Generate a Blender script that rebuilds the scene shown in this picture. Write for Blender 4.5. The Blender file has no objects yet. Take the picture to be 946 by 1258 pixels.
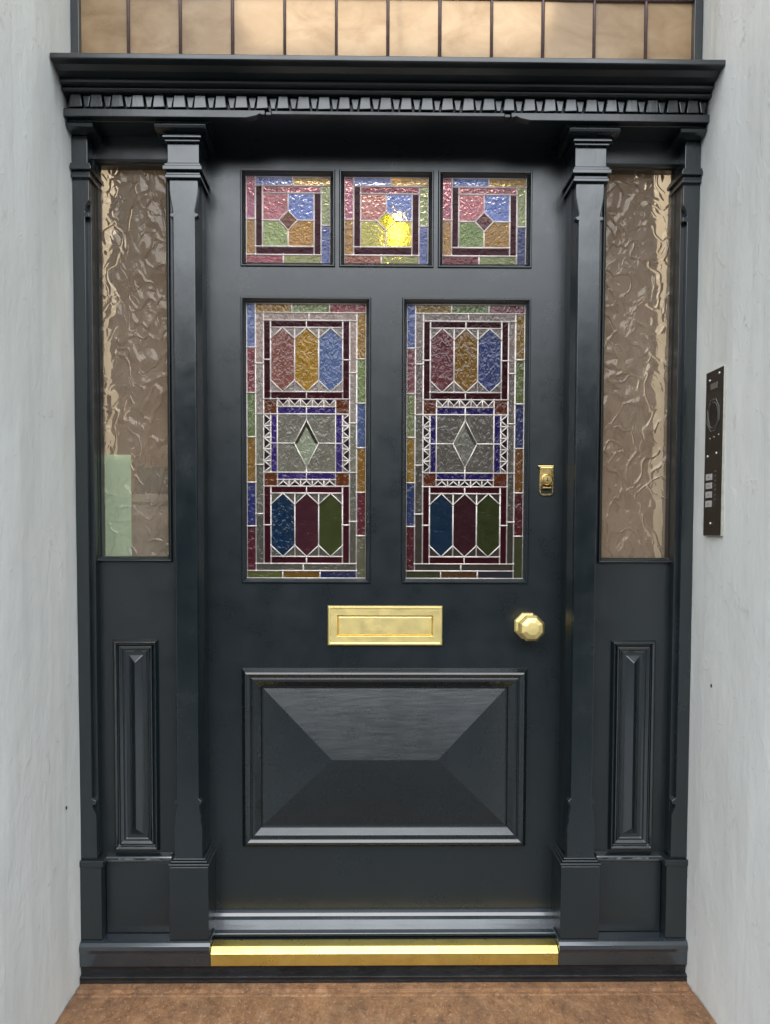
import bpy, bmesh, math, random
from mathutils import Matrix, Vector
random.seed(7)
S = bpy.context.scene
COL = S.collection
CZ = 1.515                      # camera height above the pavement
STEP = CZ - 1.068               # top of the doorstep
FY = -0.72                      # street front of the wall

# ------------------------------------------------------------------ nodes
def new_mat(name):
    m = bpy.data.materials.new(name); m.use_nodes = True
    nt = m.node_tree; nt.nodes.clear()
    out = nt.nodes.new('ShaderNodeOutputMaterial')
    b = nt.nodes.new('ShaderNodeBsdfPrincipled')
    nt.links.new(b.outputs[0], out.inputs[0])
    return m, nt, b, out
def coords(nt, scale=(1, 1, 1), rot=(0, 0, 0)):
    tc = nt.nodes.new('ShaderNodeTexCoord'); mp = nt.nodes.new('ShaderNodeMapping')
    mp.inputs['Scale'].default_value = scale; mp.inputs['Rotation'].default_value = rot
    nt.links.new(tc.outputs['Object'], mp.inputs[0]); return mp.outputs[0]
def noise(nt, vec, scale, detail=3, rough=.55, dist=0):
    n = nt.nodes.new('ShaderNodeTexNoise'); n.inputs['Scale'].default_value = scale
    n.inputs['Detail'].default_value = detail; n.inputs['Roughness'].default_value = rough
    n.inputs['Distortion'].default_value = dist; nt.links.new(vec, n.inputs['Vector']); return n.outputs['Fac']
def ramp(nt, fac, stops):
    r = nt.nodes.new('ShaderNodeValToRGB'); e = r.color_ramp.elements
    while len(e) < len(stops): e.new(.5)
    for k, (p, c) in enumerate(stops):
        e[k].position = p; e[k].color = (c[0], c[1], c[2], 1) if hasattr(c, '__len__') else (c, c, c, 1)
    nt.links.new(fac, r.inputs[0]); return r.outputs[0]
def bump(nt, height, strength, dist, prev=None):
    b = nt.nodes.new('ShaderNodeBump'); b.inputs['Strength'].default_value = strength
    b.inputs['Distance'].default_value = dist; nt.links.new(height, b.inputs['Height'])
    if prev is not None: nt.links.new(prev, b.inputs['Normal'])
    return b.outputs[0]
def mixc(nt, fac, a, b, mode='MIX'):
    m = nt.nodes.new('ShaderNodeMix'); m.data_type = 'RGBA'; m.blend_type = mode
    for k, v in ((0, fac), (6, a), (7, b)):
        if hasattr(v, 'links') or isinstance(v, bpy.types.NodeSocket): nt.links.new(v, m.inputs[k])
        elif k == 0: m.inputs[0].default_value = v
        else: m.inputs[k].default_value = (*v, 1)
    return m.outputs[2]
def math_n(nt, op, a, b=None):
    m = nt.nodes.new('ShaderNodeMath'); m.operation = op
    for k, v in ((0, a), (1, b)):
        if v is None: continue
        if isinstance(v, bpy.types.NodeSocket): nt.links.new(v, m.inputs[k])
        else: m.inputs[k].default_value = v
    return m.outputs[0]

def paint_mat(name, col, r0, r1, chip=0.0, grain=.25, coat=0):
    m, nt, b, o = new_mat(name); b.inputs['Coat Weight'].default_value = coat; b.inputs['Coat Roughness'].default_value = .12
    v = coords(nt); big = noise(nt, v, 3.5, 4); fine = noise(nt, v, 90, 3)
    lo = tuple(c * .82 for c in col); hi = tuple(c * 1.22 for c in col)
    c = ramp(nt, big, [(.3, lo), (.7, hi)])
    if chip:
        dust = ramp(nt, noise(nt, v, 26, 6, .7), [(.62, 0), (.74, 1)])
        c = mixc(nt, math_n(nt, 'MULTIPLY', dust, chip), c, (.10, .11, .11))
    nt.links.new(c, b.inputs['Base Color'])
    nt.links.new(ramp(nt, noise(nt, v, 11, 5, .65), [(.3, r0), (.7, r1)]), b.inputs['Roughness'])
    brush = noise(nt, coords(nt, (1, 1, .16) if grain > 0 else (.16, 1, 1)), 70, 4, .6)
    n = bump(nt, brush, abs(grain), .0012)
    n = bump(nt, fine, .12, .0005, n)
    n = bump(nt, noise(nt, v, 9, 2), .14, .002, n)
    nt.links.new(n, b.inputs['Normal'])
    b.inputs['IOR'].default_value = 1.72
    return m
PAINT = paint_mat('dark_door_paint', (.0060, .0108, .0130), .25, .34)
PAINTR = paint_mat('dark_rail_paint', (.0052, .0096, .0116), .24, .31, grain=-.25, coat=.35)
FRAMEP = paint_mat('dark_frame_paint', (.0052, .0096, .0116), .28, .40, chip=.0)
OLDP = paint_mat('thick_old_paint', (.0062, .0115, .0138), .17, .30, chip=.08, grain=.45, coat=.2)
SILLP = paint_mat('grey_sill_paint', (.014, .021, .027), .18, .30, chip=.2, grain=-.3, coat=.9)

GLOSSP = paint_mat('thick_gloss_paint', (.0055, .0100, .0122), .10, .2, grain=.3, coat=1.0)
GLOSSP.node_tree.nodes['Principled BSDF'].inputs['IOR'].default_value = 1.95
def brass_mat(name, col, rough, dirt):
    m, nt, b, o = new_mat(name)
    v = coords(nt); f = noise(nt, coords(nt, (2.2, 3, 3)), 6, 7, .7, .8)
    c = ramp(nt, f, [(.32, tuple(k * dirt for k in col)), (.6, col)])
    nt.links.new(c, b.inputs['Base Color']); b.inputs['Metallic'].default_value = 1
    nt.links.new(ramp(nt, noise(nt, v, 30, 5, .7), [(.3, rough), (.75, rough + .18)]), b.inputs['Roughness'])
    n = bump(nt, noise(nt, coords(nt, (.1, 1, 1)), 300, 2), .12, .0004)
    n = bump(nt, noise(nt, v, 18, 2), .2, .001, n)
    nt.links.new(n, b.inputs['Normal']); return m
BRASS = brass_mat('satin_brass', (.95, .77, .33), .42, .97)
BRASSP = brass_mat('polished_brass', (.95, .70, .28), .2, .6)
BRASSS = brass_mat('worn_sill_brass', (.98, .80, .24), .24, .84)

def simple(name, col, rough, metal=0, nscale=20, var=.15, bmp=.2, bd=.001):
    m, nt, b, o = new_mat(name); v = coords(nt)
    nt.links.new(ramp(nt, noise(nt, v, nscale, 4), [(.3, tuple(c * (1 - var) for c in col)), (.7, tuple(min(1, c * (1 + var)) for c in col))]), b.inputs['Base Color'])
    b.inputs['Roughness'].default_value = rough; b.inputs['Metallic'].default_value = metal
    nt.links.new(bump(nt, noise(nt, v, nscale * 4, 3), bmp, bd), b.inputs['Normal'])
    return m
LEAD = simple('bright_lead', (.70, .63, .58), .45, .2, 60, .2)
LEADT = simple('pale_lead', (.88, .76, .72), .45, .05, 60, .12)
LEADD = simple('dull_lead', (.13, .085, .08), .5, .2, 60, .2)
STEEL = simple('brushed_steel', (.66, .64, .56), .35, .9, 80, .1)
DARKM = simple('intercom_face', (.018, .015, .012), .3, .4, 90, .3)
GREYT = simple('grey_button', (.42, .40, .38), .5, 0, 90, .1)
MARK = simple('engraved_mark', (.16, .15, .13), .5, .2, 90, .1)
BLACKM = simple('black_hollow', (.006, .006, .007), .5, 0, 60, .3)  # black colour for the shade inside holes, slots and the recess
TARB = simple('worn_black_board', (.012, .012, .013), .45, 0, 14, .6, .8, .004)
HALLW = simple('hall_wall_paint', (.46, .37, .27), .8, 0, 4, .12)
HALLF = simple('hall_floor', (.16, .10, .06), .5, 0, 6, .3)
HALLC = simple('hall_ceiling', (.72, .66, .58), .85, 0, 4, .05)
GREEN = simple('pale_green_card', (.60, .96, .72), .6, 0, 12, .06)
GREYC = simple('grey_cabinet', (.34, .31, .26), .5, 0, 12, .25)
DARKO = simple('dark_bag_cloth', (.02, .021, .018), .7, 0, 30, .4)
ASPH = simple('asphalt', (.05, .05, .052), .85, 0, 30, .25, .5, .004)
PAVE = simple('paving', (.12, .12, .12), .8, 0, 5, .2, .4, .004)

def wall_mat():
    m, nt, b, o = new_mat('old_white_masonry_paint'); v = coords(nt)
    a = noise(nt, coords(nt, (1, 1, .35)), 4, 5, .6); g = noise(nt, v, 1.6, 3)
    c = ramp(nt, a, [(.25, (.60, .59, .555)), (.55, (.70, .695, .66)), (.8, (.78, .77, .74))])
    c = mixc(nt, ramp(nt, g, [(.45, 0), (.75, .35)]), c, (.62, .69, .63))
    sp = ramp(nt, noise(nt, v, 34, 6, .7), [(.68, 0), (.73, 1)])
    c = mixc(nt, math_n(nt, 'MULTIPLY', sp, .35), c, (.25, .26, .24))
    st = ramp(nt, noise(nt, coords(nt, (1, 3, .22)), 5, 6, .7, .5), [(.52, 0), (.72, .42)])
    c = mixc(nt, st, c, (.52, .50, .43))
    fl = ramp(nt, noise(nt, v, 11, 7, .75, 1.0), [(.635, 0), (.65, .6)]); c = mixc(nt, fl, c, (.58, .57, .52))
    nt.links.new(c, b.inputs['Base Color']); b.inputs['Roughness'].default_value = .6
    n = bump(nt, fl, .5, .004); n = bump(nt, noise(nt, coords(nt, (1, 1, .6)), 7, 5, .6), .5, .012, n); n = bump(nt, noise(nt, v, 120, 3), .2, .001, n)
    n = bump(nt, ramp(nt, noise(nt, v, 22, 3, .5, 1.5), [(.62, 0), (.68, 1)]), .25, .002, n)
    nt.links.new(n, b.inputs['Normal']); return m
WALL = wall_mat()
def stone_mat():
    m, nt, b, o = new_mat('brown_sandstone'); v = coords(nt)
    c = ramp(nt, noise(nt, coords(nt, (1, .45, 1)), 42, 8, .85), [(.32, (.10, .04, .02)), (.5, (.36, .175, .075)), (.72, (.55, .33, .18))])
    c = mixc(nt, ramp(nt, noise(nt, coords(nt, (1, .5, 1)), 130, 2), [(.6, 0), (.68, .8)]), c, (.5, .34, .22))
    nt.links.new(c, b.inputs['Base Color']); b.inputs['Roughness'].default_value = .7
    big = ramp(nt, noise(nt, coords(nt, (1, .6, 1)), 9, 6, .75), [(.35, .55), (.65, 0)]); c = mixc(nt, big, c, (.10, .06, .04)); nt.links.new(c, b.inputs['Base Color'])
    n = bump(nt, noise(nt, v, 120, 6, .8), 1, .005); nt.links.new(n, b.inputs['Normal']); return m
STONE = stone_mat()

_g = {}
def glass(col, kind='hammered', trans=.5):
    mxc = max(col); col = tuple(mxc*(k/mxc)**1.3 for k in col) if mxc > .075 else col
    key = (col, kind, trans)
    if key in _g: return _g[key]
    m, nt, b, o = new_mat('stained_glass'); v = coords(nt)
    f = noise(nt, v, 45, 4, .6)
    c = ramp(nt, f, [(.3, tuple(k * .8 for k in col)), (.7, tuple(min(1, k * 1.15) for k in col))])
    nt.links.new(c, b.inputs['Base Color'])
    b.inputs['Transmission Weight'].default_value = trans
    if kind == 'hammered':
        b.inputs['Roughness'].default_value = .2
        h = noise(nt, v, 120, 2, .5, .6); n = bump(nt, h, .9, .0026)
    elif kind == 'rolled':
        b.inputs['Roughness'].default_value = .14
        h = noise(nt, coords(nt, (1, 1, .6)), 95, 2, .5, 1.2); n = bump(nt, h, .9, .0030)
    else:
        b.inputs['Roughness'].default_value = .12; b.inputs['Specular IOR Level'].default_value = .10
        n = bump(nt, noise(nt, v, 85, 2, .5, .8), .7, .0022)
    nt.links.new(n, b.inputs['Normal']); b.inputs['IOR'].default_value = {'hammered': 1.4, 'rolled': 1.5, 'plain': 1.28}[kind]
    _g[key] = m; return m
def rippled_glass():
    m, nt, b, o = new_mat('rippled_obscure_glass')
    v = coords(nt, (1, 1, .75), (0, .3, 0))
    dn = nt.nodes.new('ShaderNodeTexNoise'); dn.inputs['Scale'].default_value = 14; dn.inputs['Detail'].default_value = 2
    nt.links.new(v, dn.inputs['Vector'])
    mx = nt.nodes.new('ShaderNodeVectorMath'); mx.operation = 'MULTIPLY_ADD'
    mx.inputs[1].default_value = (.05, .05, .05)
    nt.links.new(dn.outputs['Color'], mx.inputs[0]); nt.links.new(v, mx.inputs[2])
    rn = noise(nt, mx.outputs[0], 18, 1, .4, .6); rid = ramp(nt, rn, [(.45, 0), (.5, 1), (.55, 0)])
    n = bump(nt, rid, .8, .0022)
    rn = noise(nt, mx.outputs[0], 24, 1, .4, 1.0); rid = ramp(nt, rn, [(.40, 0), (.46, 1), (.52, 0)])
    n = bump(nt, rid, .4, .0010, n)
    for sc, dd, sm in ((27, .0046, .4), (50, .0008, .2)):
        vo = nt.nodes.new('ShaderNodeTexVoronoi'); vo.feature = 'SMOOTH_F1'; vo.inputs['Scale'].default_value = sc
        vo.inputs['Smoothness'].default_value = sm
        nt.links.new(mx.outputs[0], vo.inputs['Vector']); n = bump(nt, vo.outputs['Distance'], .85, dd, n)
    nt.links.new(n, b.inputs['Normal'])
    c = ramp(nt, noise(nt, v, 6, 3), [(.3, (.44, .33, .24)), (.7, (.56, .44, .33))])
    nt.links.new(c, b.inputs['Base Color'])
    b.inputs['Roughness'].default_value = .07
    b.inputs['Specular Tint'].default_value = (1, .84, .66, 1)
    g = nt.nodes.new('ShaderNodeBsdfGlass'); g.inputs['Color'].default_value = (.97, .94, .88, 1); g.inputs['Roughness'].default_value = .03
    g.inputs['IOR'].default_value = 1.45; nt.links.new(n, g.inputs['Normal'])
    ms = nt.nodes.new('ShaderNodeMixShader'); ms.inputs[0].default_value = .66
    nt.links.new(b.outputs[0], ms.inputs[1]); nt.links.new(g.outputs[0], ms.inputs[2]); nt.links.new(ms.outputs[0], o.inputs[0])
    return m
RIPPLE = rippled_glass()

# ------------------------------------------------------------------ geometry
class MB:
    def __init__(s): s.b = bmesh.new(); s.m = []
    def mi(s, m):
        if m not in s.m: s.m.append(m)
        return s.m.index(m)
    def face(s, pts, m):
        f = s.b.faces.new([s.b.verts.new(p) for p in pts]); f.material_index = s.mi(m); return f
    def box(s, x0, x1, y0, y1, z0, z1, m):
        v = [s.b.verts.new(p) for p in ((x0,y0,z0),(x1,y0,z0),(x1,y1,z0),(x0,y1,z0),(x0,y0,z1),(x1,y0,z1),(x1,y1,z1),(x0,y1,z1))]
        k = s.mi(m)
        for q in ((0,3,2,1),(4,5,6,7),(0,1,5,4),(1,2,6,5),(2,3,7,6),(3,0,4,7)):
            f = s.b.faces.new([v[i] for i in q]); f.material_index = k
    def prism(s, outline, a0, a1, axis, m):
        """outline: 2-D points; axis 'y' -> (x,z) outline, axis 'x' -> (y,z) outline, axis 'z' -> (x,y)"""
        def P(p, a): return {'y': (p[0], a, p[1]), 'x': (a, p[0], p[1]), 'z': (p[0], p[1], a)}[axis]
        A = [s.b.verts.new(P(p, a0)) for p in outline]; B = [s.b.verts.new(P(p, a1)) for p in outline]
        k = s.mi(m); n = len(outline); fs = [s.b.faces.new(A), s.b.faces.new(B[::-1])]
        for i in range(n): fs.append(s.b.faces.new((A[i], B[i], B[(i+1) % n], A[(i+1) % n])))
        for f in fs: f.material_index = k
    def loops(s, x0, x1, z0, z1, prof, m, cap=None):
        """mitred rectangular frame; prof = [(inset, y)...]; cap None|'flat'|('ridge_x',y)|('ridge_z',y)"""
        L = []
        for i, y in prof:
            L.append([s.b.verts.new(p) for p in ((x0+i,y,z0+i),(x1-i,y,z0+i),(x1-i,y,z1-i),(x0+i,y,z1-i))])
        k = s.mi(m)
        for a, c in zip(L, L[1:]):
            for i in range(4):
                j = (i+1) % 4
                s.b.faces.new((a[i], a[j], c[j], c[i])).material_index = k
        l = L[-1]
        if cap == 'flat': s.b.faces.new(l).material_index = k
        elif cap:
            i = prof[-1][0]; w = (x1-x0)/2-i; h = (z1-z0)/2-i; xm = (x0+x1)/2; zm = (z0+z1)/2
            if cap[0] == 'x':
                a = s.b.verts.new((x0+i+h, cap[1], zm)); c = s.b.verts.new((x1-i-h, cap[1], zm))
                fs = ((l[0],l[1],c,a),(l[1],l[2],c),(l[2],l[3],a,c),(l[3],l[0],a))
            else:
                a = s.b.verts.new((xm, cap[1], z0+i+w)); c = s.b.verts.new((xm, cap[1], z1-i-w))
                fs = ((l[0],l[1],a),(l[1],l[2],c,a),(l[2],l[3],c),(l[3],l[0],a,c))
            for f in fs: s.b.faces.new(f).material_index = k
    def grid(s, xs, zs, holes, yf, yb, m):
        """flat board with rectangular openings cut through it"""
        V = {}; k = s.mi(m)
        def v(i, j, y):
            if (i, j, y) not in V: V[i, j, y] = s.b.verts.new((xs[i], y, zs[j]))
            return V[i, j, y]
        def solid(i, j):
            if i < 0 or j < 0 or i >= len(xs)-1 or j >= len(zs)-1: return False
            cx = (xs[i]+xs[i+1])/2; cz = (zs[j]+zs[j+1])/2
            return not any(h[0] < cx < h[1] and h[2] < cz < h[3] for h in holes)
        for i in range(len(xs)-1):
            for j in range(len(zs)-1):
                if not solid(i, j): continue
                s.b.faces.new((v(i,j,yf),v(i+1,j,yf),v(i+1,j+1,yf),v(i,j+1,yf))).material_index = k
                s.b.faces.new((v(i,j+1,yb),v(i+1,j+1,yb),v(i+1,j,yb),v(i,j,yb))).material_index = k
                for (di, dj, a, c) in ((-1,0,(i,j+1),(i,j)),(1,0,(i+1,j),(i+1,j+1)),(0,-1,(i,j),(i+1,j)),(0,1,(i+1,j+1),(i,j+1))):
                    if not solid(i+di, j+dj):
                        s.b.faces.new((v(*a,yf),v(*a,yb),v(*c,yb),v(*c,yf))).material_index = k
    def lathe(s, c, prof, n, m, rot0=0, axis='y'):
        """prof = [(radius, offset along axis)]"""
        k = s.mi(m); R = []
        for r, y in prof:
            ring = []
            for i in range(n if r > 1e-6 else 1):
                a = rot0 + 2*math.pi*i/n
                d = {'y': (r*math.cos(a), y, r*math.sin(a)), 'x': (y, r*math.cos(a), r*math.sin(a)), 'z': (r*math.cos(a), r*math.sin(a), y)}[axis]
                ring.append(s.b.verts.new((c[0]+d[0], c[1]+d[1], c[2]+d[2])))
            R.append(ring)
        for a, b in zip(R, R[1:]):
            if len(a) == 1 and len(b) == 1: continue
            for i in range(n):
                j = (i+1) % n
                q = [a[i % len(a)], a[j % len(a)], b[j % len(b)], b[i % len(b)]]
                u = []
                for w in q:
                    if w not in u: u.append(w)
                s.b.faces.new(u).material_index = k
    def build(s, name, parent=None, bevel=0, seg=2, label=None, smooth=False, recalc=True, angle=30):
        if recalc: bmesh.ops.recalc_face_normals(s.b, faces=s.b.faces)
        me = bpy.data.meshes.new(name); s.b.to_mesh(me); s.b.free()
        for m in s.m: me.materials.append(m)
        if smooth:
            for p in me.polygons: p.use_smooth = True
        o = bpy.data.objects.new(name, me); COL.objects.link(o)
        if parent is not None:
            o.parent = parent; q = parent; off = Vector((0,0,0))
            while q is not None: off += Vector(q.location); q = q.parent
            me.transform(Matrix.Translation(-off))
        if bevel:
            b = o.modifiers.new('edges', 'BEVEL'); b.width = bevel; b.segments = seg
            b.limit_method = 'ANGLE'; b.angle_limit = math.radians(angle); b.use_clamp_overlap = True
        if label: o['label'] = label
        return o
def tag(o, label, cat, group=None):
    o['label'] = label; o['category'] = cat
    if group: o['group'] = group
    return o
def thing(name, loc, label, cat, group=None):
    o = bpy.data.objects.new(name, None); COL.objects.link(o); o.location = loc
    o.empty_display_size = .1
    return tag(o, label, cat, group)
def struct(o): o['kind'] = 'structure'; return o
def Z(z): return CZ + z

# ------------------------------------------------------------------ stained glass
def cames(parent, polys, tf, y, w, mat, d=.0035):
    H = {}; V = {}; D = set()
    for p in polys:
        n = len(p)
        for i in range(n):
            a, b = p[i], p[(i+1) % n]
            if abs(a[0]-b[0]) < .5: V.setdefault(round(a[0]), []).append((min(a[1],b[1]), max(a[1],b[1])))
            elif abs(a[1]-b[1]) < .5: H.setdefault(round(a[1]), []).append((min(a[0],b[0]), max(a[0],b[0])))
            else: D.add(tuple(sorted((a, b))))
    segs = []
    for lvl, dct in ((0, V), (1, H)):
        for k, iv in dct.items():
            iv.sort(); cur = list(iv[0]); out = []
            for a, b in iv[1:]:
                if a <= cur[1]+1: cur[1] = max(cur[1], b)
                else: out.append(tuple(cur)); cur = [a, b]
            out.append(tuple(cur))
            for a, b in out: segs.append((((k,a),(k,b)) if lvl == 0 else ((a,k),(b,k)), lvl))
    for s in D: segs.append((s, 2))
    mb = MB(); k = mb.mi(mat)
    for n_, ((a, b), lvl) in enumerate(segs):
        A = Vector(tf(*a)); B = Vector(tf(*b)); dr = (B-A).normalized(); nn = Vector((-dr.y, dr.x))
        ww = w * random.uniform(.88, 1.12) * (.85 if lvl == 2 else 1); e = ww*.35
        A = A - dr*e; B = B + dr*e; dd = d + lvl*.0004 + random.uniform(0, .0003)
        prof = [(-.5, 0), (-.38, -.75), (-.15, -1), (.15, -1), (.38, -.75), (.5, 0)]
        r1 = [mb.b.verts.new((A.x+nn.x*ww*u, y+.0012+dd*t, A.y+nn.y*ww*u)) for u, t in prof]
        r2 = [mb.b.verts.new((B.x+nn.x*ww*u, y+.0012+dd*t, B.y+nn.y*ww*u)) for u, t in prof]
        for i in range(5): mb.b.faces.new((r1[i], r1[i+1], r2[i+1], r2[i])).material_index = k
        mb.b.faces.new(r1[::-1]); mb.b.faces.new(r2)
    # solder blobs where cames meet
    ends = {}
    for (a, b), lvl in segs:
        for q in (a, b): ends[(round(q[0]/4), round(q[1]/4))] = q
    for q in ends.values():
        c = tf(*q); r = w*.62*random.uniform(.8, 1.15)
        mb.lathe((c[0], y, c[1]), [(r, .001), (r*.9, -d*.9), (r*.5, -d*1.22), (0, -d*1.3)], 8, mat, random.random())
    return mb.build('lead_came', parent, smooth=True)

def glazing(parent, pieces, tf, y, kind, trans):
    mb = MB()
    for poly, col in pieces:
        mb.face([(tf(*p)[0], y + .0, tf(*p)[1]) for p in poly], glass(col, kind if max(col) > .075 else 'plain', trans))
    return mb.build('glass', parent, recalc=False)

R_ = lambda x0, x1, y0, y1: ((x0,y0),(x1,y0),(x1,y1),(x0,y1))
BEV = []
def low_pattern(C):
    BEV.clear()
    P = []
    def a(poly, c): P.append((tuple(poly), C.get(c, c) if isinstance(c, str) else c))
    ys = [60,242,430,614,804,988,1176]
    for y0, y1, c in zip(ys, ys[1:], C['left']): a(R_(60,98,y0,y1), c)
    for x0, x1, c in zip((98,252,412), (252,412,568), C['top']): a(R_(x0,x1,60,98), c)
    ys = [98,288,472,658,845,1028,1208]
    for y0, y1, c in zip(ys, ys[1:], C['right']): a(R_(528,568,y0,y1), c)
    for x0, x1, c in zip((60,212,372), (212,372,528), C['bottom']): a(R_(x0,x1,1176,1208), c)
    ys = [98,308,518,730,936,1146]
    cl = C['clear']
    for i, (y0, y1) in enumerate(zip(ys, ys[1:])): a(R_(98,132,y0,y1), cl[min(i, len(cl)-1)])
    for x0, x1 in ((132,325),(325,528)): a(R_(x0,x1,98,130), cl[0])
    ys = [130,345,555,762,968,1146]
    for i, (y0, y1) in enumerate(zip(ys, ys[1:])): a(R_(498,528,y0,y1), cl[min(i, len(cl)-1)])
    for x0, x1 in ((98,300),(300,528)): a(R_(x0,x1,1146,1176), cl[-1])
    w = C['wine']
    for (t, b, cols, clr) in ((130, 455, C['hexU'], cl[1]), (820, 1146, C['hexL'], cl[-1])):
        m = (t+b)//2
        for x0, x1 in ((132,162),(468,498)):
            a(R_(x0,x1,t,m), w); a(R_(x0,x1,m,b), w)
        for y0, y1 in ((t,t+29),(b-30,b)):
            a(R_(162,314,y0,y1), w); a(R_(314,468,y0,y1), w)
        y0 = t+29; y1 = b-30; s0 = t+76; s1 = b-77
        xs = (162,264,366,468)
        for i in range(3):
            xa, xb = xs[i], xs[i+1]; xm = (xa+xb)/2
            a(((xm,y0),(xb,s0),(xb,s1),(xm,y1),(xa,s1),(xa,s0)), cols[i])
            a(((xa,y0),(xm,y0),(xa,s0)), clr); a(((xm,y0),(xb,y0),(xb,s0)), clr)
            a(((xa,s1),(xm,y1),(xa,y1)), clr); a(((xb,s1),(xb,y1),(xm,y1)), clr)
    dk = C['dark']; bl = C['blue']; cc = C['centre']; am = C['corner']
    for x0, x1 in ((132,190),(438,498)):
        a(R_(x0,x1,455,518), am); a(R_(x0,x1,762,820), am)
    for (z0, z1, b0, b1, up) in ((455,487,487,518,1),(792,820,762,792,0)):
        a(R_(190,314,b0,b1), bl); a(R_(314,438,b0,b1), bl)
        n = 5; st = 248/n
        for i in range(n):
            xa = 190+i*st; xb = xa+st; xm = (xa+xb)/2
            if up:
                a(((xa,z0),(xb,z0),(xm,z1-6)), dk); 
                a(((xa,z0),(xm,z1-6),(xm,z1),(xa,z1)), cl[1]); a(((xb,z0),(xb,z1),(xm,z1),(xm,z1-6)), cl[1])
            else:
                a(((xa,z1),(xb,z1),(xm,z0+6)), dk)
                a(((xa,z1),(xa,z0),(xm,z0),(xm,z0+6)), cl[-1]); a(((xb,z1),(xm,z0+6),(xm,z0),(xb,z0)), cl[-1])
    for (o0, o1, b0, b1) in ((132,162,162,190),(498,468,468,438)):
        a(R_(min(b0,b1),max(b0,b1),518,640), bl); a(R_(min(b0,b1),max(b0,b1),640,762), bl)
        n = 5; st = 244/n
        for i in range(n):
            ya = 518+i*st; yb = ya+st; ym = (ya+yb)/2
            a(((o0,ya),(o1,ym),(o0,yb)), dk)
            a(((o0,ya),(o1,ya),(o1,ym)), cl[2]); a(((o1,ym),(o1,yb),(o0,yb)), cl[2])
    T,B_,L,Rr = (314,542),(314,740),(262,640),(366,640)
    k_ = .72; ti, li, ri, bi = [((q[0]-314)*k_+314, (q[1]-641)*k_+641) for q in (T, L, Rr, B_)]
    a((T,Rr,B_,L), C['diamond']); BEV.extend([((T, ti, li, L), C['bev'][0]), ((T, Rr, ri, ti), C['bev'][1])])
    a(((190,518),(314,518),T,L,(190,640)), cc); a(((314,518),(438,518),(438,640),Rr,T), cc)
    a(((190,640),L,B_,(314,762),(190,762)), cc); a(((438,640),(438,762),(314,762),B_,Rr), cc)
    return P
def top_pattern(C):
    P = []
    def a(poly, c): P.append((tuple(poly), tuple(min(.9, q*1.35) for q in c) if max(c) > .2 else c))  # top-row colours lifted: reflected sky and hall light put in
    a(R_(60,118,88,342), C['p']); a(R_(60,118,342,558), C['a'])
    a(R_(118,348,88,142), C['b']); a(R_(348,582,88,142), C['y'])
    a(R_(524,582,142,380), C['g']); a(R_(524,582,380,612), C['b2'])
    a(R_(60,290,558,612), C['w2']); a(R_(290,524,558,612), C['g2'])
    a(R_(118,162,142,508), C['w']); a(R_(162,524,142,186), C['w1'])  # top wine bar paler: a reflection put into its colour
    a(R_(480,524,186,558), C['w']); a(R_(118,480,508,558), C['w'])
    L, T, Rr, B_ = (264,350),(320,292),(378,350),(320,410)
    a(((162,186),(320,186),T,L,(162,350)), C['P']); a(((320,186),(480,186),(480,350),Rr,T), C['B'])
    a(((162,350),L,B_,(320,508),(162,508)), C['G']); a(((480,350),(480,508),(320,508),B_,Rr), C['A'])
    a((L,T,Rr,B_), C['D'])
    return P
AMB=(.40,.24,.05); GRN=(.24,.30,.13); PNK=(.42,.17,.16); LAV=(.22,.27,.48); WINE=(.055,.009,.018)
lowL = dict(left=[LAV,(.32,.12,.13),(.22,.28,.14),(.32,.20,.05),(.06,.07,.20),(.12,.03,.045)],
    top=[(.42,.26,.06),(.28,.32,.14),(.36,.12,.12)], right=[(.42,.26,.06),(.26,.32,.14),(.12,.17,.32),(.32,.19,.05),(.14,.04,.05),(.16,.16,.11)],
    bottom=[(.14,.15,.05),(.20,.12,.03),(.035,.04,.11)], clear=[(.52,.41,.36),(.42,.37,.33),(.28,.28,.23),(.17,.17,.14),(.12,.12,.10)],  # clear pieces paler upwards: reflected light put into their colour
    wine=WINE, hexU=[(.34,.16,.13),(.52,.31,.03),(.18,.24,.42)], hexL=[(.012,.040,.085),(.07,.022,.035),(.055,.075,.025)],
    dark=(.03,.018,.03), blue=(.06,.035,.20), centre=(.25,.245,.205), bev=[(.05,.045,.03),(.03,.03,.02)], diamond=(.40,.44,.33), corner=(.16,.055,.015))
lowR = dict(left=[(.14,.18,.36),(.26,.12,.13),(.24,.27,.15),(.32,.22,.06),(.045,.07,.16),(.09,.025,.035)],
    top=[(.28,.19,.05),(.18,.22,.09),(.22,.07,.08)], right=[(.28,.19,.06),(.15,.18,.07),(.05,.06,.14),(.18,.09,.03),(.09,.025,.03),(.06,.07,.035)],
    bottom=[(.05,.06,.03),(.09,.05,.02),(.03,.035,.05)], clear=[(.28,.235,.215),(.20,.17,.155),(.15,.145,.125),(.09,.085,.075),(.055,.05,.045)],  # same painted reflection fading downwards, in darker tones
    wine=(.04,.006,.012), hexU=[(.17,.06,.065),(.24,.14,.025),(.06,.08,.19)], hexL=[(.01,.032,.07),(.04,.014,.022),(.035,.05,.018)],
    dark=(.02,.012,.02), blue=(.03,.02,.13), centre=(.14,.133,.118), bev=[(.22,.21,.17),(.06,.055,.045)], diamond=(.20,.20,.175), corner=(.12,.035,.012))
topA = dict(p=(.50,.22,.30), a=(.42,.26,.10), b=(.30,.36,.66), y=(.60,.42,.20), g=(.34,.38,.22), b2=(.16,.19,.36), w2=(.34,.12,.14),
    g2=(.30,.30,.14), w=(.06,.008,.016), w1=(.30,.12,.16), P=(.56,.24,.28), B=(.24,.31,.62), G=(.36,.42,.20), A=(.46,.27,.08), D=(.20,.07,.02))
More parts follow.
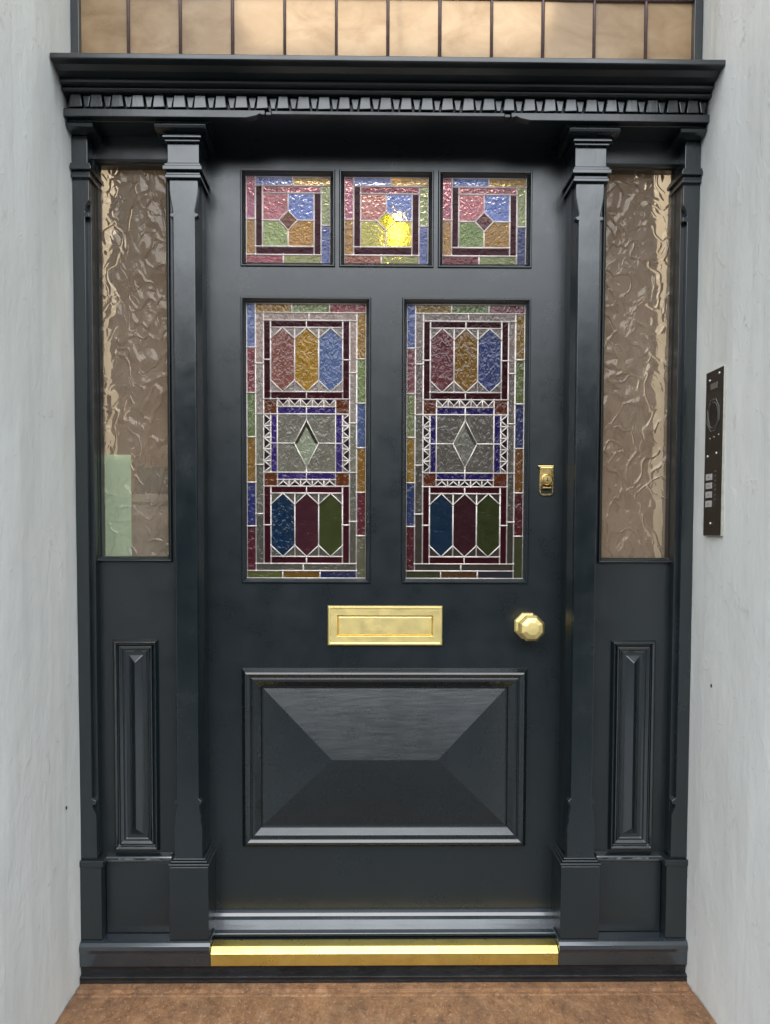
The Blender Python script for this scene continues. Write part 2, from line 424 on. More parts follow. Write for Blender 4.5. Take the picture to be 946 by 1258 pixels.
topC = dict(topA, P=(.60,.30,.28), G=(.60,.55,.18), A=(.75,.60,.10), D=(.85,.60,.02), w2=(.30,.14,.10), w1=(.22,.07,.10))  # middle square: lamp's yellow glow put into the glass colours
topR = dict(topA, b=(.20,.26,.52), G=(.22,.28,.12), A=(.38,.24,.08), D=(.13,.03,.025), y=(.52,.36,.14), b2=(.07,.09,.20), w2=(.20,.05,.06), g2=(.22,.25,.12), p=(.44,.17,.24))

# ------------------------------------------------------------------ FRONT DOOR
door = thing('front_door', (0, 0, STEP), 'dark charcoal panelled front door with five stained glass windows and brass fittings', 'door')
tops = [(-.3506,-.1254), (-.1125,.1125), (.1260,.3506)]
lows = [(-.3506,-.038), (.0405,.3506)]
TZ = (.6463,.8739); LZ = (-.1188,.5716); PZ = (-.774,-.3316)
xs = sorted({-.437,.437,-.3506,-.1254,-.1125,.1125,.1260,.3506,-.038,.0405})
zs = sorted({-1.01,.958,TZ[0],TZ[1],LZ[0],LZ[1],PZ[0],PZ[1]})
holes = [(a,b,*TZ) for a,b in tops]+[(a,b,*LZ) for a,b in lows]+[(-.3506,.3506,*PZ)]
mb = MB(); mb.grid(xs, [Z(z) for z in zs], [(a,b,Z(c),Z(d)) for a,b,c,d in holes], 0, .045, PAINT)
mb.build('door_leaf', door, bevel=.0018)
WPROF = [(-.001,.0008),(-.001,-.003),(.0005,-.0052),(.0025,-.0052),(.0072,.0005),(.0078,.004),(.0105,.0065),(.0105,.020)]
for i, (x0, x1) in enumerate(tops):
    mb = MB(); mb.loops(x0, x1, Z(TZ[0]), Z(TZ[1]), WPROF, PAINT); w = mb.build('window', door)
    gx0, gx1, gz0, gz1 = x0+.0102, x1-.0102, TZ[0]+.0102, TZ[1]-.0102
    tf = lambda u, v: (gx0+(u-60)/522*(gx1-gx0), Z(gz1-(v-88)/524*(gz1-gz0)))
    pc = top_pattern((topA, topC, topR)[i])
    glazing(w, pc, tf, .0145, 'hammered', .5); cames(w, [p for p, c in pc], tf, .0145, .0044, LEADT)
    w['label'] = ('left small stained glass square', 'middle small stained glass square tinted yellow for the lamp glow behind it', 'right small stained glass square')[i]
for i, (x0, x1) in enumerate(lows):
    mb = MB(); mb.loops(x0, x1, Z(LZ[0]), Z(LZ[1]), WPROF, PAINT); w = mb.build('window', door)
    gx0, gx1, gz0, gz1 = x0+.0102, x1-.0102, LZ[0]+.0102, LZ[1]-.0102
    tf = lambda u, v: (gx0+(u-60)/508*(gx1-gx0), Z(gz1-(v-60)/1148*(gz1-gz0)))
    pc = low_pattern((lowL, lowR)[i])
    glazing(w, pc, tf, .0145, 'rolled', .55)
    bv = MB()
    for poly, col in BEV: bv.face([(tf(*q)[0], .0128, tf(*q)[1]) for q in poly], glass(col, 'plain', .3))
    bv.build('bevelled_edge', w, recalc=False); cames(w, [p for p, c in pc], tf, .0145, .0038, LEAD)
    w['label'] = ('tall stained glass window, brighter left one', 'tall stained glass window, darker right one')[i]
mb = MB(); mb.loops(-.3506, .3506, Z(PZ[0]), Z(PZ[1]),
    [(.046,.012),(.046,.006),(.050,.006)], PAINTR, ('x', -.030))
pn = mb.build('raised_panel', door, bevel=.0008)
mb = MB(); mb.loops(-.3526, .3526, Z(PZ[0]-.002), Z(PZ[1]+.002),
    [(0,.001),(0,-.004),(.006,-.013),(.009,-.0185),(.014,-.020),(.021,-.0155),(.022,-.012),(.0245,-.0125),(.0265,-.015),(.032,-.014),(.042,-.004),(.046,.000),(.048,.0065)], PAINTR)
mb.build('moulding', pn, bevel=.0007)
# weatherboard
mb = MB(); mb.prism([(y, Z(z)) for y, z in [(0,-.9375),(-.008,-.9378),(-.0135,-.9405),(-.016,-.945),(-.0175,-.9475),(-.026,-.953),(-.035,-.961),(-.045,-.9695),(-.051,-.9715),(-.0575,-.9725),(-.0595,-.9745),(-.0585,-.9765),(-.0565,-.977),(-.0565,-.9815),(-.05,-.983),(0,-.983)]],
    -.4335, .4305, 'x', SILLP); mb.build('weatherboard', door, bevel=.0008)
# letter plate
lx0, lx1, lz0, lz1 = -.1415, .1415, Z(-.2735), Z(-.1752)
mb = MB(); mb.loops(lx0, lx1, lz0, lz1, [(0,.001),(0,-.005),(.0025,-.0085),(.006,-.0085),(.008,-.0075),(.0235,-.0075),(.0245,-.004),(.026,-.002)], BRASS)
lp = mb.build('letter_plate', door, bevel=.0006)
mb = MB(); mb.loops(lx0+.026, lx1-.026, lz0+.026, lz1-.026, [(.0005,.0),(.0005,-.004),(.003,-.0055)], BRASS, 'flat'); mb.build('flap', lp, bevel=.0005)
# knob
kc = (.3515, 0, Z(-.2245)); a8 = math.pi/8
mb = MB(); mb.lathe(kc, [(.0,.001),(.035,.001),(.035,-.004),(.031,-.008),(.018,-.010),(.0,-.010)], 8, BRASS, a8); kn = mb.build('knob_rose', door, bevel=.0008)
mb = MB(); mb.lathe(kc, [(.0,-.008),(.014,-.0098),(.012,-.034),(.017,-.042),(.030,-.048),(.0335,-.055),(.0335,-.061),(.027,-.071),(.016,-.075),(0,-.0755)], 8, BRASS, a8); mb.build('door_knob', kn, bevel=.0009)
# night latch pull
x0, x1, z0, z1 = .3765, .4115, Z(.0965), Z(.1695)
mb = MB()
ol = [(x0+.001,z1-.004),(x0,z0+.010),(x0+.003,z0+.003),(x0+.008,z0),(x1-.008,z0),(x1-.003,z0+.003),(x1,z0+.010),(x1,z1)]
ol = [(x0-.005,z1),(x0+.001,z1-.006)]+ol[1:]
mb.prism(ol, .001, -.006, 'y', BRASSP)
mb.prism([(x0+.003,z1-.004),(x0+.003,z1-.042),(x1-.003,z1-.042),(x1-.003,z1-.004)], -.0055, -.010, 'y', BRASSP)
lk = mb.build('night_latch', door, bevel=.0012)
cx, cz = (x0+x1)/2, z1-.034
mb = MB(); mb.lathe((cx,0,cz), [(0,-.008),(.0135,-.008),(.0135,-.0125),(.0115,-.0140),(.0112,-.012),(.0095,-.012),(.0092,-.0155),(0,-.0158)], 28, BRASSP)
mb.box(cx-.0009, cx+.0009, -.0162, -.0150, cz-.0045, cz+.0045, BLACKM); mb.build('lock_cylinder', lk)
mb = MB(); mb.box(x0+.004, x1-.004, -.0068, -.0055, z0+.005, z0+.026, BLACKM); mb.build('finger_recess', lk)  # thin black slab standing in for the shade of the recess
mb = MB(); mb.prism([(-.006,z0+.015),(-.015,z0+.0165),(-.016,z0+.020),(-.006,z0+.024)], x0+.007, x1-.007, 'x', BRASSP); mb.build('finger_pull', lk, bevel=.001)

# ------------------------------------------------------------------ DOOR SURROUND
sur = thing('door_surround', (0, 0, STEP), 'dark painted timber door surround with pilasters, sidelights and dentil cornice', 'door surround')
def stop_outline(cx, side, hw, fw):
    """front face of a stop-chamfered post; z from base to cap"""
    top, bot = .819, -.775
    R = [(hw, top), (hw, .790), (hw-.001,.777), (hw-.003,.765), (fw+.002,.751), (fw,.741), (fw,.7385), (hw-.002,.7375), (hw+.0005,.733), (hw-.002,.728), (fw,.7268),
         (fw,-.628), (fw+.003,-.631), (hw-.001,-.634),(hw,-.638),(hw-.002,-.6425),(fw+.0012,-.644),(fw+.0012,-.650),(fw+.005,-.668),(hw-.003,-.680),(hw,-.695),(hw, bot)]
    return R
for s in (-1, 1):
    cx = .4688*s
    HW, FW = .0345, .0255
    mb = MB()
    R = stop_outline(cx, s, HW-.0015, FW)
    ol = [(cx+u, Z(z)) for u, z in R]+[(cx-u, Z(z)) for u, z in R[::-1]]
    mb.prism(ol, -.080, -.100, 'y', OLDP)
    pil = mb.build('pilaster', sur, bevel=.0022)
    # body with chamfered flanks behind the cut-out face
    mb = MB(); mb.prism([(cx-HW,.03),(cx+HW,.03),(cx+HW,-.058),(cx+FW-.001,-.0806),(cx-FW+.001,-.0806),(cx-HW,-.058)], Z(-.770), Z(.822), 'z', FRAMEP)
    mb.build('shaft', pil, bevel=.001)
    # plinth
    mb = MB(); pc_ = .4668*s; h = .0465
    mb.box(pc_-h, pc_+h, -.108, .0, Z(-.9665), Z(-.7905), FRAMEP)
    prof = [(-.006, -.7896), (.0, -.7896)]
    for (dz0, dz1, e) in ((-.7895,-.783,.0025),(-.7829,-.7775,-.003),(-.7774,-.7725,-.0075)):
        mb.box(pc_-h-e, pc_+h+e, -.108-e, .0, Z(dz0), Z(dz1), FRAMEP)
    mb.build('plinth', pil, bevel=.0018)
    # capital: necking rings, block, ledge, abacus
    mb = MB(); c2 = .4605*s
    for (z0, z1, hw, y) in ((.813,.8205,.041,-.110),(.8207,.8285,.0385,-.107),(.8287,.838,.0445,-.118),(.8382,.844,.041,-.114),(.8442,.848,.038,-.108)):
        mb.box(cx-hw+.0, cx+hw, y, .0, Z(z0), Z(z1), OLDP)
    mb.box(cx-.036, cx+.036, -.102, .0, Z(.8482), Z(.893), OLDP)
    mb.box(cx-.040, cx+.040, -.112, .0, Z(.8932), Z(.899), OLDP)
    mb.box(cx-.0440, cx+.0440, -.120, .0, Z(.8992), Z(.9042), OLDP)
    mb.box(cx-.041, cx+.041, -.115, .0, Z(.9044), Z(.9095), FRAMEP)
    # rounded abacus
    pr = [(-.115,.9097),(-.128,.9110),(-.137,.9145),(-.140,.9190),(-.138,.9235),(-.132,.9255),(-.130,.9262),(-.130,.9285),(0,.9285),(0,.9097)]
    mb.prism([(y, Z(z)) for y, z in pr], cx-.058, cx+.058, 'x', OLDP)
    mb.build('capital', pil, bevel=.0018)
    # half pilaster against the wall
    mb = MB(); X0, X1 = sorted((.686*s, .7245*s))
    o2 = .7245*s
    pts = []
    for u, z in R: pts.append((o2 - s*(.0385 if u > HW-.005 else .0385-(HW-u)*1.1), Z(z)))
    mb.prism(pts+[(o2, Z(R[-1][1])), (o2, Z(R[0][1]))], -.080, -.098, 'y', OLDP)
    mb.box(X0, X1, -.0795, .03, Z(-.770), Z(.822), FRAMEP)
    for (z0, z1, e, y) in ((.813,.8205,.006,-.108),(.8207,.8285,.004,-.105),(.8287,.838,.010,-.116),(.8382,.844,.006,-.112)):
        a, b = sorted(((.686-e)*s, .7245*s)); mb.box(a, b, y, 0, Z(z0), Z(z1), OLDP)
    a, b = sorted((.688*s, .7245*s)); mb.box(a, b, -.100, 0, Z(.8442), Z(.9085), OLDP)
    a, b = sorted((.664*s, .7245*s)); mb.prism([(y, Z(z)) for y, z in pr], a, b, 'x', OLDP)
    a, b = sorted((.674*s, .7245*s)); mb.box(a, b, -.106, 0, Z(-.9665), Z(-.7903), FRAMEP)
    a, b = sorted((.669*s, .7245*s)); mb.box(a, b, -.110, 0, Z(-.790), Z(-.775), FRAMEP)
    mb.build('half_pilaster', sur, bevel=.002)
    # sidelight: frame board, mouldings, glass
    g0, g1 = sorted((.5225*s, .6835*s)) if s > 0 else (-.6805, -.5225)
    gz0, gz1 = -.0525, .8625
    a, b = sorted((.500*s, .715*s))
    mb = MB()
    mb.grid([a, g0-.010, g1+.010, b], [Z(-.79), Z(gz0-.012), Z(gz1+.012), Z(.955)], [(g0-.010, g1+.010, Z(gz0-.012), Z(gz1+.012))], -.050, .02, FRAMEP)
    sl = mb.build('sidelight', sur, bevel=.0012)
    mb = MB(); mb.loops(g0-.0125, g1+.0125, Z(gz0-.0145), Z(gz1+.0145), [(0,-.049),(0,-.056),(.002,-.060),(.004,-.060),(.0085,-.055),(.009,-.046),(.0122,-.042),(.0128,-.012)], FRAMEP)
    mb.build('glazing_bead', sl, bevel=.0005)
    mb = MB(); N = 1
    mb.face([(g0-.004,-.018,Z(gz0-.004)),(g1+.004,-.018,Z(gz0-.004)),(g1+.004,-.018,Z(gz1+.004)),(g0-.004,-.018,Z(gz1+.004))], RIPPLE)
    mb.build('glass', sl, recalc=False)
    # vertical bead strip between sidelight and the outer half pilaster
    mb = MB(); a, b = sorted((.6855*s, .6965*s))
    # apron panel
    p0, p1 = sorted((.5460*s, .6555*s))
    mb = MB(); mb.loops(p0, p1, Z(-.768), Z(-.2535),
        [(0,-.049),(0,-.053),(.004,-.062),(.0055,-.064),(.0065,-.064),(.0105,-.0600),(.0108,-.052),(.0125,-.0515),(.016,-.056),(.0175,-.056),(.0232,-.0522),(.0235,-.048),(.0245,-.048),(.0265,-.0525),(.0325,-.0485),(.034,-.047)], GLOSSP, ('z', -.0625))
    mb.build('apron_panel', sur, bevel=.0006)
    # base board under the apron
    a, b = sorted((.5140*s, .6730*s))
    mb = MB(); mb.box(a, b, -.068, .02, Z(-.9662), Z(-.7935), FRAMEP)
    mb.prism([(y, Z(z)) for y, z in [(-.045,-.793),(-.070,-.793),(-.076,-.789),(-.076,-.785),(-.070,-.782),(-.068,-.779),(-.060,-.775),(-.045,-.773)]], a, b, 'x', GLOSSP)
    mb.build('base_board', sur, bevel=.0012)

# entablature
mb = MB()
EX = .7245
mb.box(-EX, EX, -.128, .03, Z(.9445), Z(.9795), FRAMEP)          # frieze behind the dentils, soffit
mb.prism([(y, Z(z)) for y, z in [(.03,.980),(-.160,.980),(-.166,.983),(-.166,.986),(-.160,.988),(-.168,.991),(-.176,.9935),(-.179,.997),(-.175,1.0005),(-.180,1.002),(-.200,1.0055),(-.216,1.012),(-.236,1.0125),(-.240,1.0135),(-.240,1.023),(-.236,1.026),(-.05,1.040),(.03,1.040)]], -EX, EX, 'x', FRAMEP)
ent = mb.build('cornice', sur, bevel=.0012)
# bed board with cut ends; deeper near the pilasters
mb = MB()
yb = (-.150, -.129)
mb.box(-.262, .262, yb[0], yb[1], Z(.9385), Z(.9475), FRAMEP)
for s in (-1, 1):
    o = [(s*EX,.9475),(s*.2765,.9475),(s*.2765,.9375),(s*.281,.936),(s*.288,.9385),(s*.296,.9345),(s*.318,.930),(s*EX,.930)]
    mb.prism([(x, Z(z)) for x, z in o], yb[0]-.002, yb[1], 'y', FRAMEP)
    a, b = sorted((s*.2622, s*.276)); mb.box(a, b, yb[0]+.006, yb[1], Z(.9395), Z(.9475), FRAMEP)
    a, b = sorted((s*.405, s*EX)); mb.box(a, b, -.128, -.0505, Z(.9288), Z(.9443), FRAMEP)
mb.build('bed_board', ent, bevel=.0015)
p = .0462; n = int(2*EX/p); x = -.7165
mb0 = None
for i in range(31):
    x = -.714 + i*p*1.0
    if x+.03 > EX: break
    j = random.uniform(-.001, .001); k = random.uniform(-.0012, .0012)
    mb = MB()
    mb.prism([(x+.0045+j, Z(.9792)), (x+.027+k, Z(.9792)), (x+.0295+k, Z(.9505+random.uniform(0,.0015))), (x+.001+j, Z(.9495+random.uniform(0,.0015)))], -.151, -.1283, 'y', OLDP)
    mb.prism([(x+.0300, Z(.9785)), (x+.0478, Z(.9785)), (x+.0435, Z(.9525)), (x+.0345, Z(.9525))], -.1455+random.uniform(-.0015,.0015), -.1283, 'y', OLDP)
    mb.build('dentil', ent, bevel=.0018)
# transom light above the cornice
tw0, tz0, tz1 = -.712, 1.052, 1.42
mb = MB(); mb.grid([-EX, -.705, .705, EX], [Z(1.0405), Z(1.058), Z(1.40), Z(1.46)], [(-.705, .705, Z(1.058), Z(1.40))], -.095, .02, FRAMEP)
tr = mb.build('transom_window', sur, bevel=.0015)
PANEG = []
for k in range(3):
    m, nt, b, o = new_mat('cream_transom_glass'); v = coords(nt)
    c = ramp(nt, noise(nt, coords(nt, (1, 1, 1.6)), 7+k*2, 4, .6, .6), [(.28, (.24,.15,.075)), (.5, (.34,.225,.125)), (.75, (.42,.30,.18))])
    nt.links.new(c, b.inputs['Base Color']); b.inputs['Transmission Weight'].default_value = .06; b.inputs['IOR'].default_value = 1.35
    b.inputs['Roughness'].default_value = .32
    nt.links.new(bump(nt, noise(nt, v, 11, 3), .6, .006), b.inputs['Normal']); PANEG.append(m)
mb = MB(); L = .1195; polys = []
k = 0; gl = MB()
for row, (za, zb) in enumerate(((1.05, 1.235), (1.235, 1.42))):
    for i in range(-6, 6):
        xa, xb = i*L+.0005, (i+1)*L+.0005
        xa, xb = max(xa, -.712), min(xb, .712)
        polys.append(((xa*1000, za*1000), (xb*1000, za*1000), (xb*1000, zb*1000), (xa*1000, zb*1000)))
        t = random.uniform(-.0012, .0012); t2 = random.uniform(-.0008, .0008)
        gl.face([(xa, -.075+t, Z(za)), (xb, -.075-t, Z(za)), (xb, -.075-t+t2, Z(zb)), (xa, -.075+t+t2, Z(zb))], PANEG[(i*5+row) % 3])
gl.build('glass', tr, recalc=False)
cames(tr, polys, lambda u, v: (u/1000, Z(v/1000)), -.0775, .0075, LEADD, .005)
# timber sill
mb = MB(); mb.prism([(y, Z(z)) for y, z in [(.03,-.9855),(-.100,-.9868),(-.112,-.998),(-.113,-1.028),(.03,-1.028)]], -EX, EX, 'x', SILLP)
for s in (-1, 1):
    a, b = sorted((s*.4155, s*EX)); mb.prism([(y, Z(z)) for y, z in [(.03,-.9667),(-.104,-.9672),(-.115,-.971),(-.121,-.978),(-.122,-.987),(-.1185,-.996),(-.1175,-1.0275),(-.1135,-1.0275),(-.1135,-.998),(-.100,-.9866),(.03,-.9853)]], a, b, 'x', SILLP)
mb.build('timber_sill', sur, bevel=.001)
mb = MB(); mb.box(-EX, EX, -.108, .03, Z(-1.0675), Z(-1.0283), TARB)
mb.prism([(y, Z(z)) for y, z in [(-.1082,-1.0675),(-.120,-1.0675),(-.119,-1.060),(-.121,-1.052),(-.1082,-1.049)]], -EX, EX, 'x', TARB)
mb.build('riser_board', sur, bevel=.002)
# brass sill strip
mb = MB(); mb.prism([(y, Z(z)) for y, z in [(-.070,-.9830),(-.100,-.9838),(-.104,-.9845),(-.1165,-.9955),(-.118,-.998),(-.118,-1.0265),(-.1155,-1.0265),(-.1155,-.998),(-.103,-.9862),(-.070,-.9850)]], -.4145, .4145, 'x', BRASSS)
sp = mb.build('door_sill', None, bevel=.0008)
tag(sp, 'worn polished brass sill strip across the foot of the dark door', 'door sill')

# ------------------------------------------------------------------ HOUSE WALLS, STEP
for s in (-1, 1):
    mb = MB(); a, b = sorted((.725*s, 3.2*s))
    nz = 30; ny = 8
    # reveal face slightly uneven
    V = [[mb.b.verts.new(((.7252+.003*math.sin(7*k+s)*math.sin(3.1*j+1))*s, .35-(.35-FY)*j/ny, (CZ+4.2)*k/nz)) for j in range(ny+1)] for k in range(nz+1)]
    for k in range(nz):
        for j in range(ny): mb.b.faces.new((V[k][j], V[k][j+1], V[k+1][j+1], V[k+1][j]))
    mb.mi(WALL)
    B0 = [mb.b.verts.new((3.2*s, FY, (CZ+4.2)*k/nz)) for k in range(nz+1)]
    for k in range(nz): mb.b.faces.new((V[k][ny], B0[k], B0[k+1], V[k+1][ny]))
    w = mb.build('porch_wall', None, recalc=False, smooth=True)
    for pgn in w.data.polygons: pgn.use_smooth = False
    for hy, hz in (((-.235,-.335),) if s > 0 else ((-.20,-.62),)):
        hb = MB(); hb.lathe((.7235*s, hy, Z(hz)), [(0,-.0004*s),(.0035,-.0004*s),(.0045,.0006*s)], 10, BLACKM, axis='x'); hb.build('screw_hole', w)
    tag(w, 'off-white painted reveal wall, bare side left of the door' if s < 0 else 'off-white painted reveal wall right of the door, with the intercom on it', 'wall', 'painted reveal walls')
mb = MB(); mb.box(-3.2, 3.2, FY, .35, Z(3.6), Z(4.2), WALL)
tag(mb.build('upper_wall', None), 'off-white painted house wall over the porch opening', 'wall')
mb = MB(); mb.box(-.72, .72, -.09, .35, Z(1.4605), Z(3.598), WALL)
tag(mb.build('lintel', None), 'painted lintel band above the transom window', 'lintel')
mb = MB(); mb.prism([(y, z) for y, z in [(.35,0),(.35,STEP),(-.150,STEP),(-.153,STEP-.006),(-.162,STEP-.006),(-.165,STEP),(-.176,STEP),(-.178,STEP-.004),(-.182,STEP-.004),(-.184,STEP),(-.36,STEP),(-.37,STEP-.008),(-.37,0)]], -.7235, .7235, 'x', STONE)
tag(mb.build('doorstep', None, bevel=.004), 'worn brown sandstone doorstep below the brass sill', 'step')
mb = MB(); mb.prism([(-.372,0),(-.372,.298),(-.80,.298),(-.80,.148),(-1.14,.148),(-1.14,0)], -.7235, .7235, 'x', TARB)
tag(mb.build('lower_step', None, bevel=.004), 'black tiled lower steps leading down to the pavement', 'step')
mb = MB(); mb.face([(-60,-3.2,0),(60,-3.2,0),(60,0.3,0),(-60,0.3,0)], PAVE); struct(mb.build('pavement', None, recalc=False))
mb = MB(); mb.face([(-300,-300,-.12),(300,-300,-.12),(300,300,-.12),(-300,300,-.12)], ASPH)
struct(mb.build('road', None, recalc=False))
mb = MB(); mb.box(-60,60,-3.35,-3.2005,-.119,.0,PAVE); struct(mb.build('kerb', None, bevel=.01))

BRK = simple('street_brick', (.10, .055, .04), .8, 0, 3, .3)
DKG = simple('dark_window_glass', (.01, .012, .015), .15, 0, 3, .3)
hs_ = thing('terraced_house', (0, -13.4, 0), 'low brick terrace across the street behind the camera', 'house')
mb = MB(); hx = [-26]; 
wins = []
for k in range(13):
    c = -24+k*4
    for (zz0, zz1) in ((.9, 2.0), (2.6, 3.6)): wins.append((c-.6, c+.6, zz0, zz1))
xs_ = sorted({-26, 26} | {w_[0] for w_ in wins} | {w_[1] for w_ in wins})
mb.grid(xs_, [-.1, .9, 2.0, 2.6, 3.6, 4.9], wins, -13.0, -13.3, BRK)
mb.build('wall', hs_)
bmesh_back = MB(); bmesh_back.box(-26, 26, -13.36, -13.301, -.1, 4.9, DKG); bmesh_back.build('window_glass', hs_)
mb = MB(); mb.prism([(-12.7,4.85),(-12.7,4.95),(-16.5,6.8),(-20,4.95),(-20,4.85)], -26.2, 26.2, 'x', DKG); mb.build('roof', hs_)

# ------------------------------------------------------------------ HALL INSIDE
mb = MB(); x0,x1,y0,y1,z0,z1 = -1.25,1.25,.06,3.4,STEP+.02,Z(1.52)
mb.face([(x0,y0,z0),(x0,y1,z0),(x0,y1,z1),(x0,y0,z1)], HALLW); mb.face([(x1,y1,z0),(x1,y0,z0),(x1,y0,z1),(x1,y1,z1)], HALLW)
mb.face([(x0,y1,z0),(x1,y1,z0),(x1,y1,z1),(x0,y1,z1)], HALLW); struct(mb.build('hall_walls', None, recalc=False))
mb = MB(); mb.face([(x0,y0,z0),(x1,y0,z0),(x1,y1,z0),(x0,y1,z0)], HALLF); struct(mb.build('hall_floor', None, recalc=False))
mb = MB(); mb.face([(x0,y0,z1),(x0,y1,z1),(x1,y1,z1),(x1,y0,z1)], HALLC); struct(mb.build('hall_ceiling', None, recalc=False))

m, nt, b, o = new_mat('lit_bulb'); nt.nodes.remove(b)
em = nt.nodes.new('ShaderNodeEmission'); em.inputs[0].default_value = (1, .56, .04, 1); em.inputs[1].default_value = 60
nt.links.new(em.outputs[0], o.inputs[0]); BULB = m
lx, ly, lz = .034, .20, Z(.812)
lamp = thing('hall_lamp', (lx, ly, Z(1.52)), 'lit yellow hall pendant lamp glowing through the middle top stained glass', 'lamp')
mb = MB(); mb.lathe((lx,ly,lz), [(0,-.018),(.009,-.016),(.015,-.010),(.018,0),(.016,.010),(.011,.022),(.009,.045),(0,.046)], 20, BULB, axis='z'); mb.build('bulb', lamp, smooth=True)
mb = MB(); mb.lathe((lx,ly,lz), [(.0,.047),(.014,.047),(.014,.075),(.004,.080),(.003,.60),(.003,Z(1.519)-lz)], 12, LEADD, axis='z'); mb.build('cord', lamp)
ld = bpy.data.lights.new('hall_fill_light', 'AREA'); ld.energy = 27; ld.color = (1,.84,.62); ld.shape = 'RECTANGLE'; ld.size = .9; ld.size_y = .7  # added fill light, no fixture of its own, brightens the hall behind the glass
lo = bpy.data.objects.new('hall_fill_light', ld); COL.objects.link(lo); lo.parent = lamp; lo.location = (0, .42, -.03)

# things behind the left sidelight
mb = MB(); mb.prism([(-.681,Z(-.058)),(-.6165,Z(-.058)),(-.6165,Z(.1905)),(-.681,Z(.1905))], -.0135, -.012, 'y', GREEN)
tag(mb.build('card', None, bevel=.0005), 'pale mint green card standing behind the left rippled sidelight', 'card')
cab = thing('hall_cabinet', (-.50, .19, STEP+.02), 'grey hall cabinet seen blurred through the left sidelight', 'cabinet')
mb = MB(); mb.box(-.70, -.30, .040, .34, STEP+.03, Z(.075), GREYC); mb.build('carcass', cab, bevel=.004)
mb = MB(); mb.box(-.71, -.29, .0225, .35, Z(.0755), Z(.098), GREYC); mb.build('cabinet_top', cab, bevel=.004)
for xx in (-.55, -.34):
    mb = MB(); mb.box(xx-.10, xx+.09, .032, .0395, STEP+.06, Z(.06), GREYC); d = mb.build('cabinet_door', cab, bevel=.003)
    mb = MB(); mb.lathe((xx+.07, .046, Z(-.05)), [(.0,-.02),(.012,-.018),(.012,-.01),(.005,-.006),(.005,0)], 12, DARKO); mb.build('handle', d)
mb = MB()
bag = [(-.615,.0985),(-.612,.150),(-.600,.166),(-.585,.160),(-.570,.172),(-.552,.164),(-.535,.168),(-.520,.150),(-.505,.155),(-.50,.0985)]
mb.prism([(x, Z(z)) for x, z in bag], .024, .11, 'y', DARKO)
tag(mb.build('bag', None, bevel=.008, seg=3), 'small dark slumped bag behind the left sidelight, right of the green card', 'bag')

# ------------------------------------------------------------------ INTERCOM
ic = thing('intercom_panel', (.7235, -.235, Z(0)), 'tall narrow dark metal intercom panel on the right reveal wall', 'intercom')
iy0, iy1 = -.184, -.284
def IU(px): return iy0 + (px-95)/115*(iy1-iy0)
def IV(py): return Z(.3635*(1-(py-105)/1087)) if py > 105 else Z(.3635)
mb = MB(); mb.box(.7185, .7245, iy1-.0015, iy0+.001, Z(-.001), Z(.3645), STEEL); pl = mb.build('back_plate', ic, bevel=.0006)
mb = MB(); mb.box(.7168, .7183, iy1+.0008, iy0-.0008, Z(.0005), Z(.363), DARKM); mb.build('face_plate', ic, bevel=.0004)
XF = .7167
for (a, b, c, d) in ((113,153,783,825),(113,153,842,882),(113,153,900,942),(113,153,961,1003)):
    ya, yb = sorted((IU(a), IU(b))); mb = MB(); mb.box(XF-.002, XF, ya, yb, IV(d), IV(c), GREYT); bt = mb.build('call_button', ic, bevel=.0006)
    mb = MB(); mb.box(XF-.0026, XF-.0021, (ya+yb)/2-.004, (ya+yb)/2+.004, (IV(c)+IV(d))/2-.001, (IV(c)+IV(d))/2+.001, MARK); mb.build('number_mark', bt)
ya, yb = sorted((IU(130), IU(177))); mb = MB(); mb.box(XF-.001, XF, ya, yb, IV(230), IV(190), MARK); mb.build('name_plate', ic, bevel=.0004)
for (a, b) in ((123,165),(187,140),(118,665),(177,655),(146,1112)):
    mb = MB(); mb.lathe((XF, IU(a), IV(b)), [(0,-.0022),(.0022,-.002),(.0032,-.001),(.0034,0)], 12, STEEL, axis='x'); mb.build('screw', ic)
for (a, b) in ((133,549),(160,545),(190,537)):
    mb = MB(); mb.lathe((XF, IU(a), IV(b)), [(0,-.001),(.0017,-.001),(.002,0)], 10, GREYT, axis='x'); mb.build('indicator', ic)
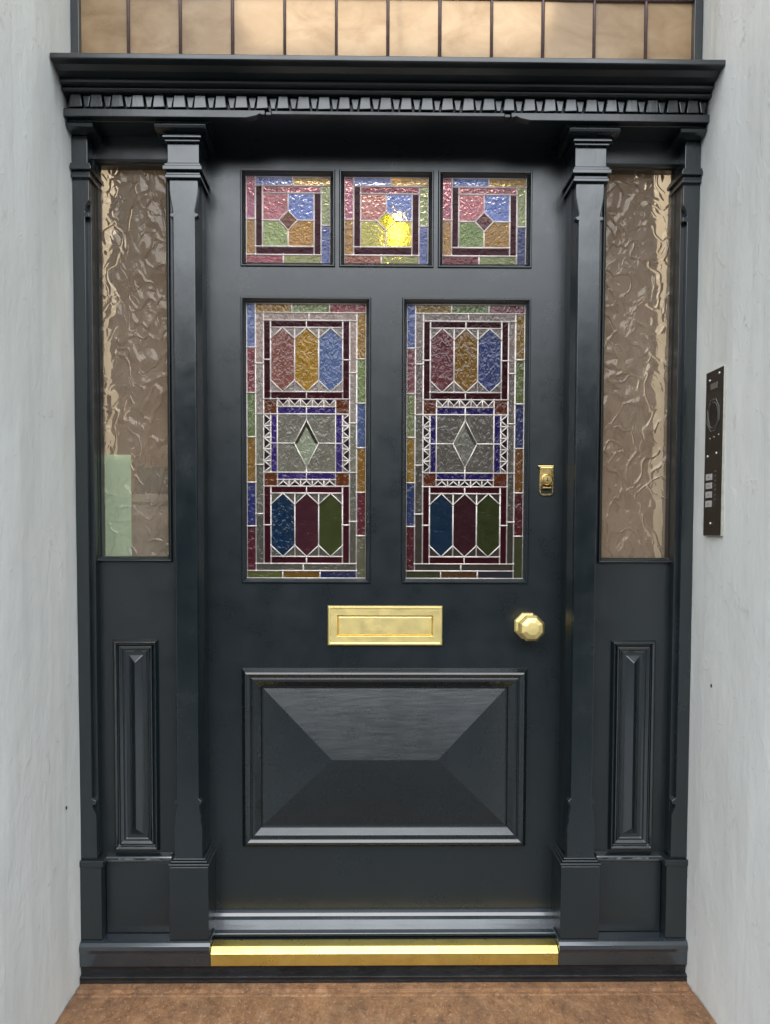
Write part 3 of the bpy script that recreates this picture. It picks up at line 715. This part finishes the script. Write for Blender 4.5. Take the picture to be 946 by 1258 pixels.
# speaker: grooved rounded square with ring and slots
mb = MB(); cyy, czz = IU(152), IV(400)
for (r0, r1) in ((.036,.038),(.028,.029)):
    mb.lathe((XF, cyy, czz), [(r1,0),(r1,-.0016),(r0,-.0016),(r0,0)], 8 if r1 > .03 else 24, MARK, math.pi/8, axis='x')
for k in range(-4, 5):
    hw_ = math.sqrt(max(0, .024**2-(k*.005)**2)); mb.box(XF-.0006, XF, cyy-hw_, cyy+hw_, czz+k*.005-.0007, czz+k*.005+.0007, BLACKM)
mb.build('speaker', ic)
mb = MB()
for py in (770,800,832,862,892,925,955): mb.box(XF-.0004, XF, IU(178)-.001, IU(168)+.0, IV(py)-.0012, IV(py)+.0012, MARK)
mb.build('engraved_text', ic)

# ------------------------------------------------------------------ LIGHT, SKY, CAMERA
W = bpy.data.worlds.new('World'); S.world = W; W.use_nodes = True
nt = W.node_tree; bg = nt.nodes['Background']; sky = nt.nodes.new('ShaderNodeTexSky'); sky.sky_type = 'NISHITA'
EL, AZ = math.radians(42), math.radians(183)
sky.sun_disc = False; sky.sun_elevation = EL; sky.sun_rotation = AZ; sky.air_density = 1.0; sky.dust_density = 1.0; sky.ozone_density = 1
nt.links.new(sky.outputs[0], bg.inputs[0]); bg.inputs[1].default_value = .15
sd = bpy.data.lights.new('sun', 'SUN'); sd.energy = 8.4; sd.angle = math.radians(118); sd.color = (.94, .985, 1)
so = bpy.data.objects.new('sun', sd); COL.objects.link(so)
dvec = Vector((math.sin(AZ)*math.cos(EL), math.cos(AZ)*math.cos(EL), math.sin(EL)))
so.rotation_euler = dvec.to_track_quat('Z', 'Y').to_euler(); so.location = dvec*10

p, y_, r = [math.radians(a) for a in (-2.909, -.854, -.184)]
Rm = Matrix.Rotation(y_, 3, 'Z') @ Matrix.Rotation(p, 3, 'X') @ Matrix.Rotation(r, 3, 'Y')
cam = bpy.data.cameras.new('camera'); co = bpy.data.objects.new('camera', cam); COL.objects.link(co)
M = Matrix(((Rm[0][0], Rm[0][2], -Rm[0][1]), (Rm[1][0], Rm[1][2], -Rm[1][1]), (Rm[2][0], Rm[2][2], -Rm[2][1]))).to_4x4()
co.matrix_world = Matrix.Translation((-.05008, -2.3, CZ)) @ M
cam.sensor_fit = 'VERTICAL'; cam.sensor_height = 36; cam.lens = 36*1150/1258
cam.shift_x = 7.618/1258; cam.shift_y = 86.046/1258; cam.clip_end = 1000; cam.clip_start = .05
S.camera = co
S.view_settings.view_transform = 'Standard'; S.view_settings.look = 'None'; S.view_settings.exposure = 0; S.view_settings.gamma = 1
S.cycles.use_denoising = True; S.cycles.sample_clamp_indirect = 6; S.cycles.max_bounces = 10
